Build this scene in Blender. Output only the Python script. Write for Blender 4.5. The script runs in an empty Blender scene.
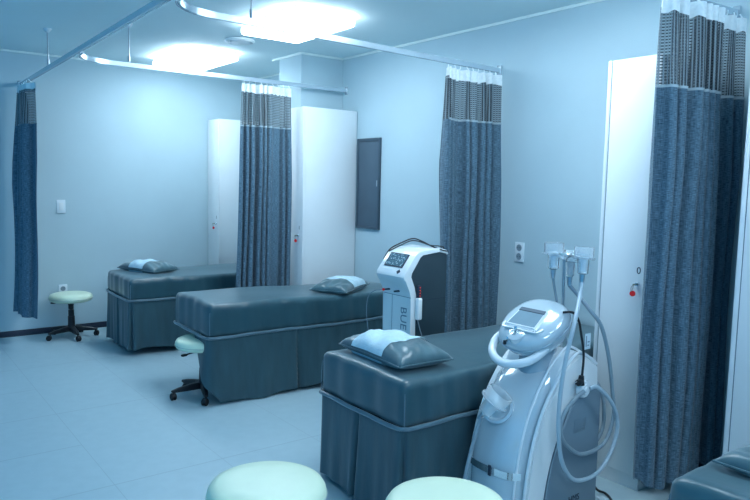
import bpy, bmesh, math, random
from mathutils import Vector, Matrix
random.seed(7)
sc = bpy.context.scene
COL = sc.collection
PI = math.pi

# ------------------------------------------------------------------ materials
def nodes_of(name):
    m = bpy.data.materials.new(name); m.use_nodes = True
    nt = m.node_tree
    return m, nt, nt.nodes['Principled BSDF']

def mat(name, col, rough=.5, metal=0.0, var=.06, scale=8.0, bump=0.0, bscale=60.0, stretch=(1, 1, 1), coat=0.0, trans=0.0,
        emit=0.0, emit_col=None, sheen=0.0, ior=1.45, spec=.5):
    m, nt, p = nodes_of(name)
    N, L = nt.nodes, nt.links
    tc = N.new('ShaderNodeTexCoord'); mp = N.new('ShaderNodeMapping'); mp.inputs['Scale'].default_value = stretch
    L.new(tc.outputs['Object'], mp.inputs['Vector'])
    nz = N.new('ShaderNodeTexNoise'); nz.inputs['Scale'].default_value = scale; nz.inputs['Detail'].default_value = 4
    L.new(mp.outputs['Vector'], nz.inputs['Vector'])
    cr = N.new('ShaderNodeValToRGB')
    cr.color_ramp.elements[0].position = .3; cr.color_ramp.elements[1].position = .7
    cr.color_ramp.elements[0].color = [c * (1 - var) for c in col] + [1]
    cr.color_ramp.elements[1].color = [min(1, c * (1 + var)) for c in col] + [1]
    L.new(nz.outputs['Fac'], cr.inputs['Fac']); L.new(cr.outputs['Color'], p.inputs['Base Color'])
    p.inputs['Roughness'].default_value = rough; p.inputs['Metallic'].default_value = metal
    p.inputs['Coat Weight'].default_value = coat; p.inputs['Transmission Weight'].default_value = trans
    p.inputs['Sheen Weight'].default_value = sheen; p.inputs['IOR'].default_value = ior
    p.inputs['Specular IOR Level'].default_value = spec
    if emit:
        p.inputs['Emission Color'].default_value = list(emit_col or col) + [1]
        p.inputs['Emission Strength'].default_value = emit
    if bump:
        n2 = N.new('ShaderNodeTexNoise'); n2.inputs['Scale'].default_value = bscale; n2.inputs['Detail'].default_value = 3
        L.new(mp.outputs['Vector'], n2.inputs['Vector'])
        b = N.new('ShaderNodeBump'); b.inputs['Strength'].default_value = bump; b.inputs['Distance'].default_value = .01
        L.new(n2.outputs['Fac'], b.inputs['Height']); L.new(b.outputs['Normal'], p.inputs['Normal'])
    return m

def uv_fabric(name, c0, c1, rough=.85):
    """slubby woven cloth, threads follow the UVs (metres)"""
    m, nt, p = nodes_of(name); N, L = nt.nodes, nt.links
    uv = N.new('ShaderNodeUVMap')
    mp = N.new('ShaderNodeMapping'); mp.inputs['Scale'].default_value = (38, 420, 1); L.new(uv.outputs['UV'], mp.inputs['Vector'])
    nz = N.new('ShaderNodeTexNoise'); nz.inputs['Scale'].default_value = 1; nz.inputs['Detail'].default_value = 3; L.new(mp.outputs['Vector'], nz.inputs['Vector'])
    mp2 = N.new('ShaderNodeMapping'); mp2.inputs['Scale'].default_value = (260, 22, 1); L.new(uv.outputs['UV'], mp2.inputs['Vector'])
    n2 = N.new('ShaderNodeTexNoise'); n2.inputs['Scale'].default_value = 1; n2.inputs['Detail'].default_value = 3; L.new(mp2.outputs['Vector'], n2.inputs['Vector'])
    ad = N.new('ShaderNodeMath'); ad.operation = 'ADD'; L.new(nz.outputs['Fac'], ad.inputs[0]); hm = N.new('ShaderNodeMath'); hm.operation = 'MULTIPLY_ADD'; L.new(n2.outputs['Fac'], hm.inputs[0]); hm.inputs[1].default_value = .5; hm.inputs[2].default_value = .25; L.new(hm.outputs[0], ad.inputs[1])
    mr = N.new('ShaderNodeMapRange'); mr.inputs['From Min'].default_value = .80; mr.inputs['From Max'].default_value = 1.25; L.new(ad.outputs[0], mr.inputs['Value'])
    cr = N.new('ShaderNodeValToRGB'); cr.color_ramp.elements[0].color = (*c0, 1); cr.color_ramp.elements[1].color = (*c1, 1)
    L.new(mr.outputs['Result'], cr.inputs['Fac']); L.new(cr.outputs['Color'], p.inputs['Base Color'])
    p.inputs['Roughness'].default_value = rough; p.inputs['Sheen Weight'].default_value = .15
    b = N.new('ShaderNodeBump'); b.inputs['Strength'].default_value = .25; b.inputs['Distance'].default_value = .004
    L.new(mr.outputs['Result'], b.inputs['Height']); L.new(b.outputs['Normal'], p.inputs['Normal'])
    return m

def net_mat(name, col, dark):
    """open mesh netting: square holes cut out of darker yarn"""
    m, nt, p = nodes_of(name); N, L = nt.nodes, nt.links
    uv = N.new('ShaderNodeUVMap'); sx = N.new('ShaderNodeSeparateXYZ'); L.new(uv.outputs['UV'], sx.inputs[0])
    def cell(out, per, duty):
        d = N.new('ShaderNodeMath'); d.operation = 'DIVIDE'; L.new(out, d.inputs[0]); d.inputs[1].default_value = per
        f = N.new('ShaderNodeMath'); f.operation = 'FRACT'; L.new(d.outputs[0], f.inputs[0])
        g = N.new('ShaderNodeMath'); g.operation = 'LESS_THAN'; L.new(f.outputs[0], g.inputs[0]); g.inputs[1].default_value = duty
        return g.outputs[0]
    hx = cell(sx.outputs['X'], .020, .62); hy = cell(sx.outputs['Y'], .0135, .55)
    hole = N.new('ShaderNodeMath'); hole.operation = 'MULTIPLY'; L.new(hx, hole.inputs[0]); L.new(hy, hole.inputs[1])
    sc_ = N.new('ShaderNodeMath'); sc_.operation = 'MULTIPLY'; L.new(hole.outputs[0], sc_.inputs[0]); sc_.inputs[1].default_value = .60
    mixc = N.new('ShaderNodeMix'); mixc.data_type = 'RGBA'; L.new(hx, mixc.inputs['Factor'])
    mixc.inputs['A'].default_value = (*col, 1); mixc.inputs['B'].default_value = (*dark, 1)
    L.new(mixc.outputs['Result'], p.inputs['Base Color']); p.inputs['Roughness'].default_value = .9
    tr = N.new('ShaderNodeBsdfTransparent'); mx = N.new('ShaderNodeMixShader')
    L.new(sc_.outputs[0], mx.inputs['Fac']); L.new(p.outputs[0], mx.inputs[1]); L.new(tr.outputs[0], mx.inputs[2])
    L.new(mx.outputs[0], N['Material Output'].inputs['Surface'])
    return m

def floor_mat():
    m, nt, p = nodes_of('vinyl_floor'); N, L = nt.nodes, nt.links
    tc = N.new('ShaderNodeTexCoord'); sx = N.new('ShaderNodeSeparateXYZ'); L.new(tc.outputs['Object'], sx.inputs[0])
    def line(out, per, off):
        a = N.new('ShaderNodeMath'); a.operation = 'ADD'; L.new(out, a.inputs[0]); a.inputs[1].default_value = off
        d = N.new('ShaderNodeMath'); d.operation = 'DIVIDE'; L.new(a.outputs[0], d.inputs[0]); d.inputs[1].default_value = per
        f = N.new('ShaderNodeMath'); f.operation = 'FRACT'; L.new(d.outputs[0], f.inputs[0])
        g = N.new('ShaderNodeMath'); g.operation = 'LESS_THAN'; L.new(f.outputs[0], g.inputs[0]); g.inputs[1].default_value = .006
        return g.outputs[0]
    lx = line(sx.outputs['X'], .566, 2.64 + 5.66); ly = line(sx.outputs['Y'], 1.23, 12.3 - 3.31)
    ly2 = line(sx.outputs['Y'], 1.23, 12.3 - 3.925)
    cmp_ = N.new('ShaderNodeMath'); cmp_.operation = 'LESS_THAN'; L.new(sx.outputs['X'], cmp_.inputs[0]); cmp_.inputs[1].default_value = -2.64
    m2 = N.new('ShaderNodeMath'); m2.operation = 'MULTIPLY'; L.new(ly2, m2.inputs[0]); L.new(cmp_.outputs[0], m2.inputs[1])
    m3 = N.new('ShaderNodeMath'); m3.operation = 'MAXIMUM'; L.new(ly, m3.inputs[0]); L.new(m2.outputs[0], m3.inputs[1])
    mxx = N.new('ShaderNodeMath'); mxx.operation = 'MAXIMUM'; L.new(lx, mxx.inputs[0]); L.new(m3.outputs[0], mxx.inputs[1])
    nz = N.new('ShaderNodeTexNoise'); nz.inputs['Scale'].default_value = 14; nz.inputs['Detail'].default_value = 6; L.new(tc.outputs['Object'], nz.inputs['Vector'])
    cr = N.new('ShaderNodeValToRGB'); cr.color_ramp.elements[0].color = (.38, .525, .58, 1); cr.color_ramp.elements[1].color = (.405, .55, .605, 1)
    cr.color_ramp.elements[0].position = .35; cr.color_ramp.elements[1].position = .65
    L.new(nz.outputs['Fac'], cr.inputs['Fac'])
    mx = N.new('ShaderNodeMix'); mx.data_type = 'RGBA'; L.new(mxx.outputs[0], mx.inputs['Factor'])
    L.new(cr.outputs['Color'], mx.inputs['A']); mx.inputs['B'].default_value = (.31, .43, .49, 1)
    L.new(mx.outputs['Result'], p.inputs['Base Color'])
    p.inputs['Roughness'].default_value = .42; p.inputs['Specular IOR Level'].default_value = .35
    return m

M = {}
M['wall'] = mat('wallpaper', (.51, .655, .705), .8, var=.02, scale=3, bump=.12, bscale=160)
M['ceiling'] = mat('ceiling_paint', (.72, .86, .88), .75, var=.015, scale=2)
M['crown'] = mat('white_trim_paint', (.85, .95, .92), .4, var=.02)
M['base'] = mat('dark_vinyl_base', (.025, .035, .06), .5)
M['floor'] = floor_mat()
M['lacquer'] = mat('white_lacquer', (.83, .87, .88), .28, var=.01, spec=.4)
M['lacq_edge'] = mat('white_edge', (.78, .83, .85), .4, var=.02)
M['panelgrey'] = mat('dark_grey_metal_panel', (.08, .125, .165), .5, var=.05)
M['panelgrey2'] = mat('dark_grey_panel_frame', (.055, .09, .12), .45, var=.05)
M['alu'] = mat('painted_aluminium', (.62, .72, .78), .25, metal=.55, var=.03, stretch=(1, 1, 8))
M['chrome'] = mat('chrome', (.8, .85, .88), .12, metal=1.0, var=.02)
M['steel'] = mat('brushed_steel', (.45, .5, .54), .3, metal=1.0, var=.08, stretch=(1, 1, 20))
M['leather'] = mat('teal_satin_cover', (.028, .088, .112), .32, var=.16, scale=5, bump=.10, bscale=14, sheen=.25, spec=.6)
M['skirt'] = mat('teal_skirt_cloth', (.027, .078, .098), .55, var=.14, scale=7, bump=.15, bscale=18, stretch=(3, 3, .6), sheen=.3)
M['piping'] = mat('satin_piping', (.085, .16, .20), .3, var=.1, sheen=.4)
M['pillow'] = mat('teal_satin_pillow', (.055, .125, .15), .3, var=.2, scale=9, bump=.25, bscale=18, sheen=.4)
M['towel'] = mat('pale_blue_towel', (.50, .68, .76), .75, var=.08, scale=30, bump=.3, bscale=150)
M['drape'] = uv_fabric('slub_blue_drape', (.016, .055, .090), (.165, .285, .375))
M['net'] = net_mat('curtain_netting', (.22, .28, .31), (.05, .07, .085))
M['header'] = mat('white_header_tape', (.88, .95, .97), .7, var=.08, scale=60)
M['hem'] = mat('pale_stitching', (.35, .45, .5), .8)
M['cream'] = mat('cream_vinyl', (.74, .86, .66), .38, var=.03, bump=.05, bscale=30)
M['creamseam'] = mat('cream_vinyl_seam', (.50, .60, .50), .45)
M['black'] = mat('black_plastic', (.010, .012, .016), .42, var=.1)
M['rubber'] = mat('black_rubber', (.008, .009, .011), .6)
M['white'] = mat('white_glossy_plastic', (.82, .87, .88), .2, var=.01, coat=.4)
M['pearl'] = mat('pearl_blue_plastic', (.54, .65, .71), .14, var=.02, coat=.6, metal=.15)
M['pearl_light'] = mat('pearl_white_plastic', (.78, .84, .87), .2, var=.02, coat=.6)
M['pearl_dark'] = mat('pearl_grey_plastic', (.34, .44, .51), .2, var=.02, coat=.5)
M['sidegrey'] = mat('blue_grey_panel', (.17, .245, .30), .4, var=.04)
M['darkcase'] = mat('dark_navy_case', (.026, .050, .066), .38, var=.08)
M['hose'] = mat('pale_grey_hose', (.25, .33, .38), .35, var=.04)
M['hose_white'] = mat('white_hose', (.40, .51, .58), .3, var=.03)
M['clear'] = mat('clear_acrylic', (.92, .97, 1.0), .12, trans=.8, var=.01, ior=1.25)
M['lampglow'] = mat('lamp_diffuser', (1, 1, 1), .5, var=0, emit=13, emit_col=(.72, .87, 1.0))
M['lampframe'] = mat('lamp_base', (.9, .95, .95), .4)
M['red'] = mat('red_tag_glow', (.75, .02, .02), .4, emit=.10, emit_col=(1, .02, .01))  # slight glow added so the red does not go dim in blue light
M['led'] = mat('red_led', (1, .1, .05), .4, emit=1.2, emit_col=(1, .06, .04))
M['socket'] = mat('white_socket_plastic', (.80, .88, .92), .3, var=.01)
M['sockhole'] = mat('socket_recess', (.25, .33, .38), .5)
M['ink'] = mat('dark_ink', (.02, .035, .06), .5)
M['inkgrey'] = mat('grey_ink', (.16, .24, .30), .5)
M['label'] = mat('pale_label', (.62, .72, .78), .5, var=.05)
M['brass'] = mat('key_metal', (.40, .38, .30), .3, metal=1.0)
M['darkwood'] = mat('dark_frame', (.010, .014, .02), .6)

def screen_mat(name, base, hi, emit):
    m, nt, p = nodes_of(name); N, L = nt.nodes, nt.links
    tc = N.new('ShaderNodeTexCoord'); vz = N.new('ShaderNodeTexVoronoi'); vz.inputs['Scale'].default_value = 75
    L.new(tc.outputs['Object'], vz.inputs['Vector'])
    cr = N.new('ShaderNodeValToRGB'); cr.color_ramp.interpolation = 'LINEAR'
    cr.color_ramp.elements[0].position = .12; cr.color_ramp.elements[0].color = (*hi, 1)
    cr.color_ramp.elements[1].position = .38; cr.color_ramp.elements[1].color = (*base, 1)
    L.new(vz.outputs['Distance'], cr.inputs['Fac']); L.new(cr.outputs['Color'], p.inputs['Base Color'])
    L.new(cr.outputs['Color'], p.inputs['Emission Color']); p.inputs['Emission Strength'].default_value = emit
    p.inputs['Roughness'].default_value = .15
    return m
M['screen'] = screen_mat('lit_screen', (.05, .11, .15), (.38, .58, .68), .3)
M['screen_plain'] = mat('plain_screen', (.22, .32, .38), .12, var=.1, scale=6, coat=.6)

# ------------------------------------------------------------------ mesh helpers
def obj(name, bm, m, parent=None, smooth=True, world=True, sub=0, angle=None):
    """one mesh object; with world=True the vertices are world coordinates and are moved into the parent's frame"""
    me = bpy.data.meshes.new(name)
    if world:
        r = parent
        off = Vector((0, 0, 0))
        while r is not None:
            off += r.location; r = r.parent
        bmesh.ops.translate(bm, verts=bm.verts, vec=-off)
    bmesh.ops.recalc_face_normals(bm, faces=bm.faces)
    bm.to_mesh(me); bm.free()
    o = bpy.data.objects.new(name, me); COL.objects.link(o)
    ms = m if isinstance(m, (list, tuple)) else [m]
    for x in ms: me.materials.append(M[x] if isinstance(x, str) else x)
    if smooth:
        for p in me.polygons: p.use_smooth = True
        me.set_sharp_from_angle(angle=math.radians(angle or 40))
    if sub:
        s = o.modifiers.new('s', 'SUBSURF'); s.levels = sub; s.render_levels = sub
    if parent is not None: o.parent = parent
    return o

def tag(o, label=None, cat=None, group=None, kind=None):
    if label: o['label'] = label
    if cat: o['category'] = cat
    if group: o['group'] = group
    if kind: o['kind'] = kind
    return o

def thing(name, label, cat, loc=(0, 0, 0), rotz=0, group=None):
    o = bpy.data.objects.new(name, None); COL.objects.link(o)
    o.empty_display_size = .1
    o.location = loc; o.rotation_euler = (0, 0, rotz)
    return tag(o, label, cat, group)

def struct(name, bm, m, **k):
    o = obj(name, bm, m, world=False, **k); o['kind'] = 'structure'; return o

def BM(): return bmesh.new()

def box(bm, lo, hi, bev=0, seg=2, rot=None, mi=0):
    c = [(a + b) / 2 for a, b in zip(lo, hi)]; s = [max(1e-5, b - a) for a, b in zip(lo, hi)]
    mtx = Matrix.Translation(c) @ (rot or Matrix()) @ Matrix.Diagonal((*s, 1))
    r = bmesh.ops.create_cube(bm, size=1, matrix=mtx)
    fs = set(f for v in r['verts'] for f in v.link_faces)
    for f in fs: f.material_index = mi
    if bev:
        es = list(set(e for v in r['verts'] for e in v.link_edges))
        bmesh.ops.bevel(bm, geom=es, offset=min(bev, min(s) * .45), segments=seg, affect='EDGES', profile=.5)
    return bm

def frame_from(d):
    d = Vector(d).normalized()
    a = Vector((0, 0, 1)) if abs(d.z) < .9 else Vector((1, 0, 0))
    u = d.cross(a).normalized(); return u, d.cross(u).normalized(), d

def cyl(bm, a, b, r0, r1=None, n=20, caps=True):
    r1 = r0 if r1 is None else r1
    a, b = Vector(a), Vector(b); u, v, d = frame_from(b - a)
    A = [bm.verts.new(a + (u * math.cos(t) + v * math.sin(t)) * r0) for t in [2 * PI * k / n for k in range(n)]]
    B = [bm.verts.new(b + (u * math.cos(t) + v * math.sin(t)) * r1) for t in [2 * PI * k / n for k in range(n)]]
    for k in range(n): bm.faces.new((A[k], A[(k + 1) % n], B[(k + 1) % n], B[k]))
    if caps: bm.faces.new(A[::-1]); bm.faces.new(B)
    return bm

def lathe(bm, prof, c=(0, 0, 0), n=40, axis=None):
    """prof: (radius, height) list; axis a direction, default z"""
    u, v, d = (Vector((1, 0, 0)), Vector((0, 1, 0)), Vector((0, 0, 1))) if axis is None else frame_from(axis)
    c = Vector(c); rings = []
    for r, h in prof:
        if r < 1e-6: rings.append([bm.verts.new(c + d * h)])
        else: rings.append([bm.verts.new(c + d * h + (u * math.cos(2 * PI * k / n) + v * math.sin(2 * PI * k / n)) * r) for k in range(n)])
    for P, Q in zip(rings, rings[1:]):
        for k in range(n):
            k2 = (k + 1) % n
            if len(P) == 1 and len(Q) == 1: continue
            if len(P) == 1: bm.faces.new((P[0], Q[k2], Q[k]))
            elif len(Q) == 1: bm.faces.new((P[k], P[k2], Q[0]))
            else: bm.faces.new((P[k], P[k2], Q[k2], Q[k]))
    return bm

def catmull(pts, k=8, closed=False):
    P = [Vector(p) for p in pts]; n = len(P); out = []
    rng = range(n) if closed else range(n - 1)
    for i in rng:
        if closed: a, b, c, d = P[(i - 1) % n], P[i], P[(i + 1) % n], P[(i + 2) % n]
        else: a, b, c, d = P[max(i - 1, 0)], P[i], P[i + 1], P[min(i + 2, n - 1)]
        for j in range(k):
            t = j / k
            out.append(.5 * ((2 * b) + (c - a) * t + (2 * a - 5 * b + 4 * c - d) * t * t + (3 * b - a - 3 * c + d) * t ** 3))
    if not closed: out.append(P[-1])
    return out

def tube(bm, pts, r, n=10, k=8, closed=False, smooth=True, flat=1.0):
    P = catmull(pts, k, closed) if smooth else [Vector(p) for p in pts]
    m = len(P); rings = []; up = None
    for i, p in enumerate(P):
        t = (P[(i + 1) % m] - P[i - 1]) if closed else (P[min(i + 1, m - 1)] - P[max(i - 1, 0)])
        t.normalize()
        if up is None: up = frame_from(t)[0]
        up = (up - t * up.dot(t)).normalized(); w = t.cross(up)
        rr = r(i / max(1, m - 1)) if callable(r) else r
        rings.append([bm.verts.new(p + (up * math.cos(2 * PI * q / n) + w * flat * math.sin(2 * PI * q / n)) * rr) for q in range(n)])
    for i in range(m if closed else m - 1):
        A, B = rings[i], rings[(i + 1) % m]
        for q in range(n): bm.faces.new((A[q], A[(q + 1) % n], B[(q + 1) % n], B[q]))
    if not closed: bm.faces.new(rings[0][::-1]); bm.faces.new(rings[-1])
    return bm

def prism(bm, poly, y0, y1, bev=0, plane='xz', seg=2):
    """extrude a 2D outline given in x,z between two y values"""
    mk = (lambda p, y: (p[0], y, p[1])) if plane == 'xz' else (lambda p, y: (p[0], p[1], y))
    A = [bm.verts.new(mk(p, y0)) for p in poly]; B = [bm.verts.new(mk(p, y1)) for p in poly]
    n = len(poly); fs = [bm.faces.new(A), bm.faces.new(B[::-1])]
    for i in range(n): fs.append(bm.faces.new((A[i], B[i], B[(i + 1) % n], A[(i + 1) % n])))
    if bev:
        es = list(fs[0].edges) + list(fs[1].edges)
        bmesh.ops.bevel(bm, geom=es, offset=bev, segments=seg, affect='EDGES', profile=.5)
    return bm

def loft(bm, rings, cap=True):
    R = [[bm.verts.new(p) for p in r] for r in rings]; n = len(R[0])
    for A, B in zip(R, R[1:]):
        for k in range(n): bm.faces.new((A[k], A[(k + 1) % n], B[(k + 1) % n], B[k]))
    if cap: bm.faces.new(R[0][::-1]); bm.faces.new(R[-1])
    return bm

def grid_box(bm, hx, hy, hz, r, step, disp=None):
    """dense rounded box centred on the origin"""
    nx, ny, nz = [max(2, int(round(2 * h / step))) for h in (hx, hy, hz)]
    def lin(h, n): return [-h + 2 * h * i / n for i in range(n + 1)]
    X, Y, Z = lin(hx, nx), lin(hy, ny), lin(hz, nz); cache = {}
    def V(p):
        k = tuple(round(c, 5) for c in p)
        if k not in cache:
            q = Vector((max(-hx + r, min(hx - r, p[0])), max(-hy + r, min(hy - r, p[1])), max(-hz + r, min(hz - r, p[2]))))
            d = Vector(p) - q
            w = q + (d.normalized() * r if d.length > 1e-7 else d)
            if disp: w = disp(w)
            cache[k] = bm.verts.new(w)
        return cache[k]
    def face(A, B, f):
        for i in range(len(A) - 1):
            for j in range(len(B) - 1):
                bm.faces.new((V(f(A[i], B[j])), V(f(A[i + 1], B[j])), V(f(A[i + 1], B[j + 1])), V(f(A[i], B[j + 1]))))
    for s in (-1, 1):
        face(X, Y, lambda a, b: (a, b, s * hz)); face(X, Z, lambda a, b: (a, s * hy, b)); face(Y, Z, lambda a, b: (s * hx, a, b))
    return bm

def text_obj(name, body, size, parent, loc, rot, m='ink', ext=.0012):
    cu = bpy.data.curves.new(name, 'FONT'); cu.body = body; cu.size = size; cu.extrude = ext
    cu.align_x = 'CENTER'; cu.align_y = 'CENTER'; cu.materials.append(M[m])
    tmp = bpy.data.objects.new(name + '_curve', cu); COL.objects.link(tmp); bpy.context.view_layer.update()
    me = bpy.data.meshes.new_from_object(tmp.evaluated_get(bpy.context.evaluated_depsgraph_get())); bpy.data.objects.remove(tmp)
    o = bpy.data.objects.new(name, me); COL.objects.link(o)
    off = Vector((0, 0, 0)); r = parent
    while r is not None: off += r.location; r = r.parent
    o.location = Vector(loc) - off; o.rotation_euler = rot; o.parent = parent
    return o

# ------------------------------------------------------------------ room
H = 2.622; Y1 = 7.008; PX0, PX1 = -.44, 0.0; PY0, PY1 = 5.26, 5.65
struct('floor', box(BM(), (-6, -3, -.1), (.15, Y1 + .15, 0)), 'floor', smooth=False)
struct('ceiling', box(BM(), (-6, -3, H), (.15, Y1 + .15, H + .1)), 'ceiling', smooth=False)
struct('wall_back', box(BM(), (-6, Y1, 0), (0, Y1 + .12, H)), 'wall', smooth=False)
struct('wall_right', box(BM(), (0, -3, 0), (.12, Y1 + .12, H)), 'wall', smooth=False)
struct('wall_pillar', box(BM(), (PX0, PY0, 0), (-.0005, PY1, H)), 'wall', smooth=False)
t = .012
struct('trim_back', box(BM(), (-6, Y1 - t, H - .018), (0, Y1, H), .003), 'crown')
bmx = BM(); box(bmx, (-t, -3, H - .018), (0, PY0 - t, H), .003); box(bmx, (-t, PY1 + t, H - .018), (0, Y1 - t, H), .003)
struct('trim_right', bmx, 'crown')
bmx = BM(); box(bmx, (PX0 - t, PY0 - t, H - .018), (0, PY0, H), .003); box(bmx, (PX0 - t, PY0, H - .018), (PX0, PY1 + .12, H), .003)
box(bmx, (PX0, PY1, H - .018), (-.001, PY1 + t, H), .003)
struct('trim_pillar', bmx, 'crown')
struct('baseboard_back', box(BM(), (-6, Y1 - .01, 0), (-.012, Y1, .056), .002), 'base')
bmx = BM(); box(bmx, (-.01, -3, 0), (0, PY0 - .001, .056), .002); box(bmx, (-.01, PY1 + .001, 0), (0, Y1 - .011, .056), .002)
struct('baseboard_right', bmx, 'base')

# ------------------------------------------------------------------ ceiling lights
def ceiling_light(y0, y1, label, xa=-1.32, xb=-.84):
    c = ((xa + xb) / 2, (y0 + y1) / 2, H)
    T = thing('ceiling_light', label, 'ceiling light', c, group='square ceiling lights')
    obj('lamp_base', box(BM(), (xa + .01, y0 + .01, H - .02), (xb - .01, y1 - .01, H - .0008), .004), 'lampframe', T)
    obj('diffuser', box(BM(), (xa, y0, H - .075), (xb, y1, H - .018), .02, 4), 'lampglow', T)
    return T
ceiling_light(5.66, 6.50, 'bright white box ceiling light nearest the back wall, beyond the round vent')
ceiling_light(3.88, 4.65, 'bright white box ceiling light above the middle bed, this side of the round vent')
ceiling_light(1.95, 2.75, 'white box ceiling light above the bed with the laser machine')
ceiling_light(.15, .85, 'white box ceiling light over the bed at the lower right edge')
ceiling_light(-1.2, -.35, 'unseen white box light added as fill over the aisle behind the camera', xa=-3.4, xb=-2.7)  # unseen fixture, added to fill the camera-facing sides
# round vent
T = thing('ceiling_vent', 'round white ceiling vent between the two bright ceiling lights', 'vent', (-1.075, 5.16, H))
bmx = BM(); lathe(bmx, [(.118, 0), (.12, -.010), (.108, -.022), (.096, -.016), (.094, 0)], (-1.075, 5.16, H - .0008), 48)
obj('outer_ring', bmx, 'lampframe', T)
bmx = BM(); lathe(bmx, [(.075, -.012), (.085, -.020), (.078, -.026), (.0, -.026)], (-1.075, 5.16, H), 48); lathe(bmx, [(.0, -.002), (.094, -.002)], (-1.075, 5.16, H), 40)
obj('centre_disc', bmx, 'lacq_edge', T)

# ------------------------------------------------------------------ curtain rails
RZ = 2.325; FX = -2.360
def fx(y): return -2.352 - .0165 * (7.0 - y)
def rail_sweep(bm, pts, w=.011, h=.016):
    P = [Vector(p) for p in pts]; rings = []
    for i, p in enumerate(P):
        tdir = (P[min(i + 1, len(P) - 1)] - P[max(i - 1, 0)]); tdir.z = 0; tdir.normalize()
        s = Vector((tdir.y, -tdir.x, 0)); z = Vector((0, 0, 1))
        rings.append([p + s * a + z * b for a, b in [(-w, -h), (-w * .35, -h), (-w * .35, -h + .008), (w * .35, -h + .008), (w * .35, -h), (w, -h), (w, h), (-w, h)]])
    loft(bm, rings); return bm
def hanger(T, x, y, z0):
    bmx = BM(); cyl(bmx, (x, y, z0 + .02), (x, y, H - .003), .0045, n=10); cyl(bmx, (x, y, z0 + .02), (x, y, z0 + .065), .009, n=12)
    o = obj('hanger_rod', bmx, 'steel', T)
    obj('rod_cap', lathe(BM(), [(0, -.03), (.012, -.03), (.03, -.006), (.03, -.0005), (0, -.0005)], (x, y, H), 20), 'lacq_edge', o)
T = thing('curtain_rail', 'long straight aluminium ceiling rail running along the aisle to the back wall', 'curtain rail', (FX, 3, RZ))
bmx = BM(); rail_sweep(bmx, [(fx(.2), .2, RZ), (fx(3), 3, RZ), (fx(7), Y1 - .012, RZ)], .011, .016); obj('rail', bmx, 'alu', T, smooth=False)
obj('end_bracket', box(BM(), (FX - .022, Y1 - .012, RZ - .03), (FX + .022, Y1, RZ + .03), .004), 'alu', T)
hanger(T, fx(5.8), 5.80, RZ); hanger(T, fx(2.2), 2.2, RZ)
def divider_rail(y, zr_end, label, rods):
    R = .30; x0 = fx(y - .3) + .026
    pts = [(x0, y - R - .03, RZ)]
    for k in range(13):
        a = PI / 2 * k / 12
        pts.append((x0 + R - R * math.cos(a), y - R + R * math.sin(a), RZ))
    xs = x0 + R
    for k in range(1, 9):
        f = k / 8; pts.append((xs + (-.014 - xs) * f, y, RZ + (zr_end - RZ) * f))
    T = thing('curtain_rail', label, 'curtain rail', (-1.2, y, RZ), group=None)
    bmx = BM(); rail_sweep(bmx, pts); obj('rail', bmx, 'alu', T, smooth=True, angle=35)
    obj('end_bracket', box(BM(), (-.013, y - .02, zr_end - .035), (-.0008, y + .02, zr_end + .035), .004), 'alu', T)
    for x in rods: hanger(T, x, y, RZ)
    return T
divider_rail(5.19, RZ, 'curved aluminium curtain rail nearest the back wall, passing above the pillar front', [-1.95])
divider_rail(3.33, RZ - .035, 'curved aluminium curtain rail crossing over the middle bed to the right wall', [-1.90])
divider_rail(1.735, 2.39, 'curtain rail over the large foreground curtain, ending at the right wall', [-1.9])

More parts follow.
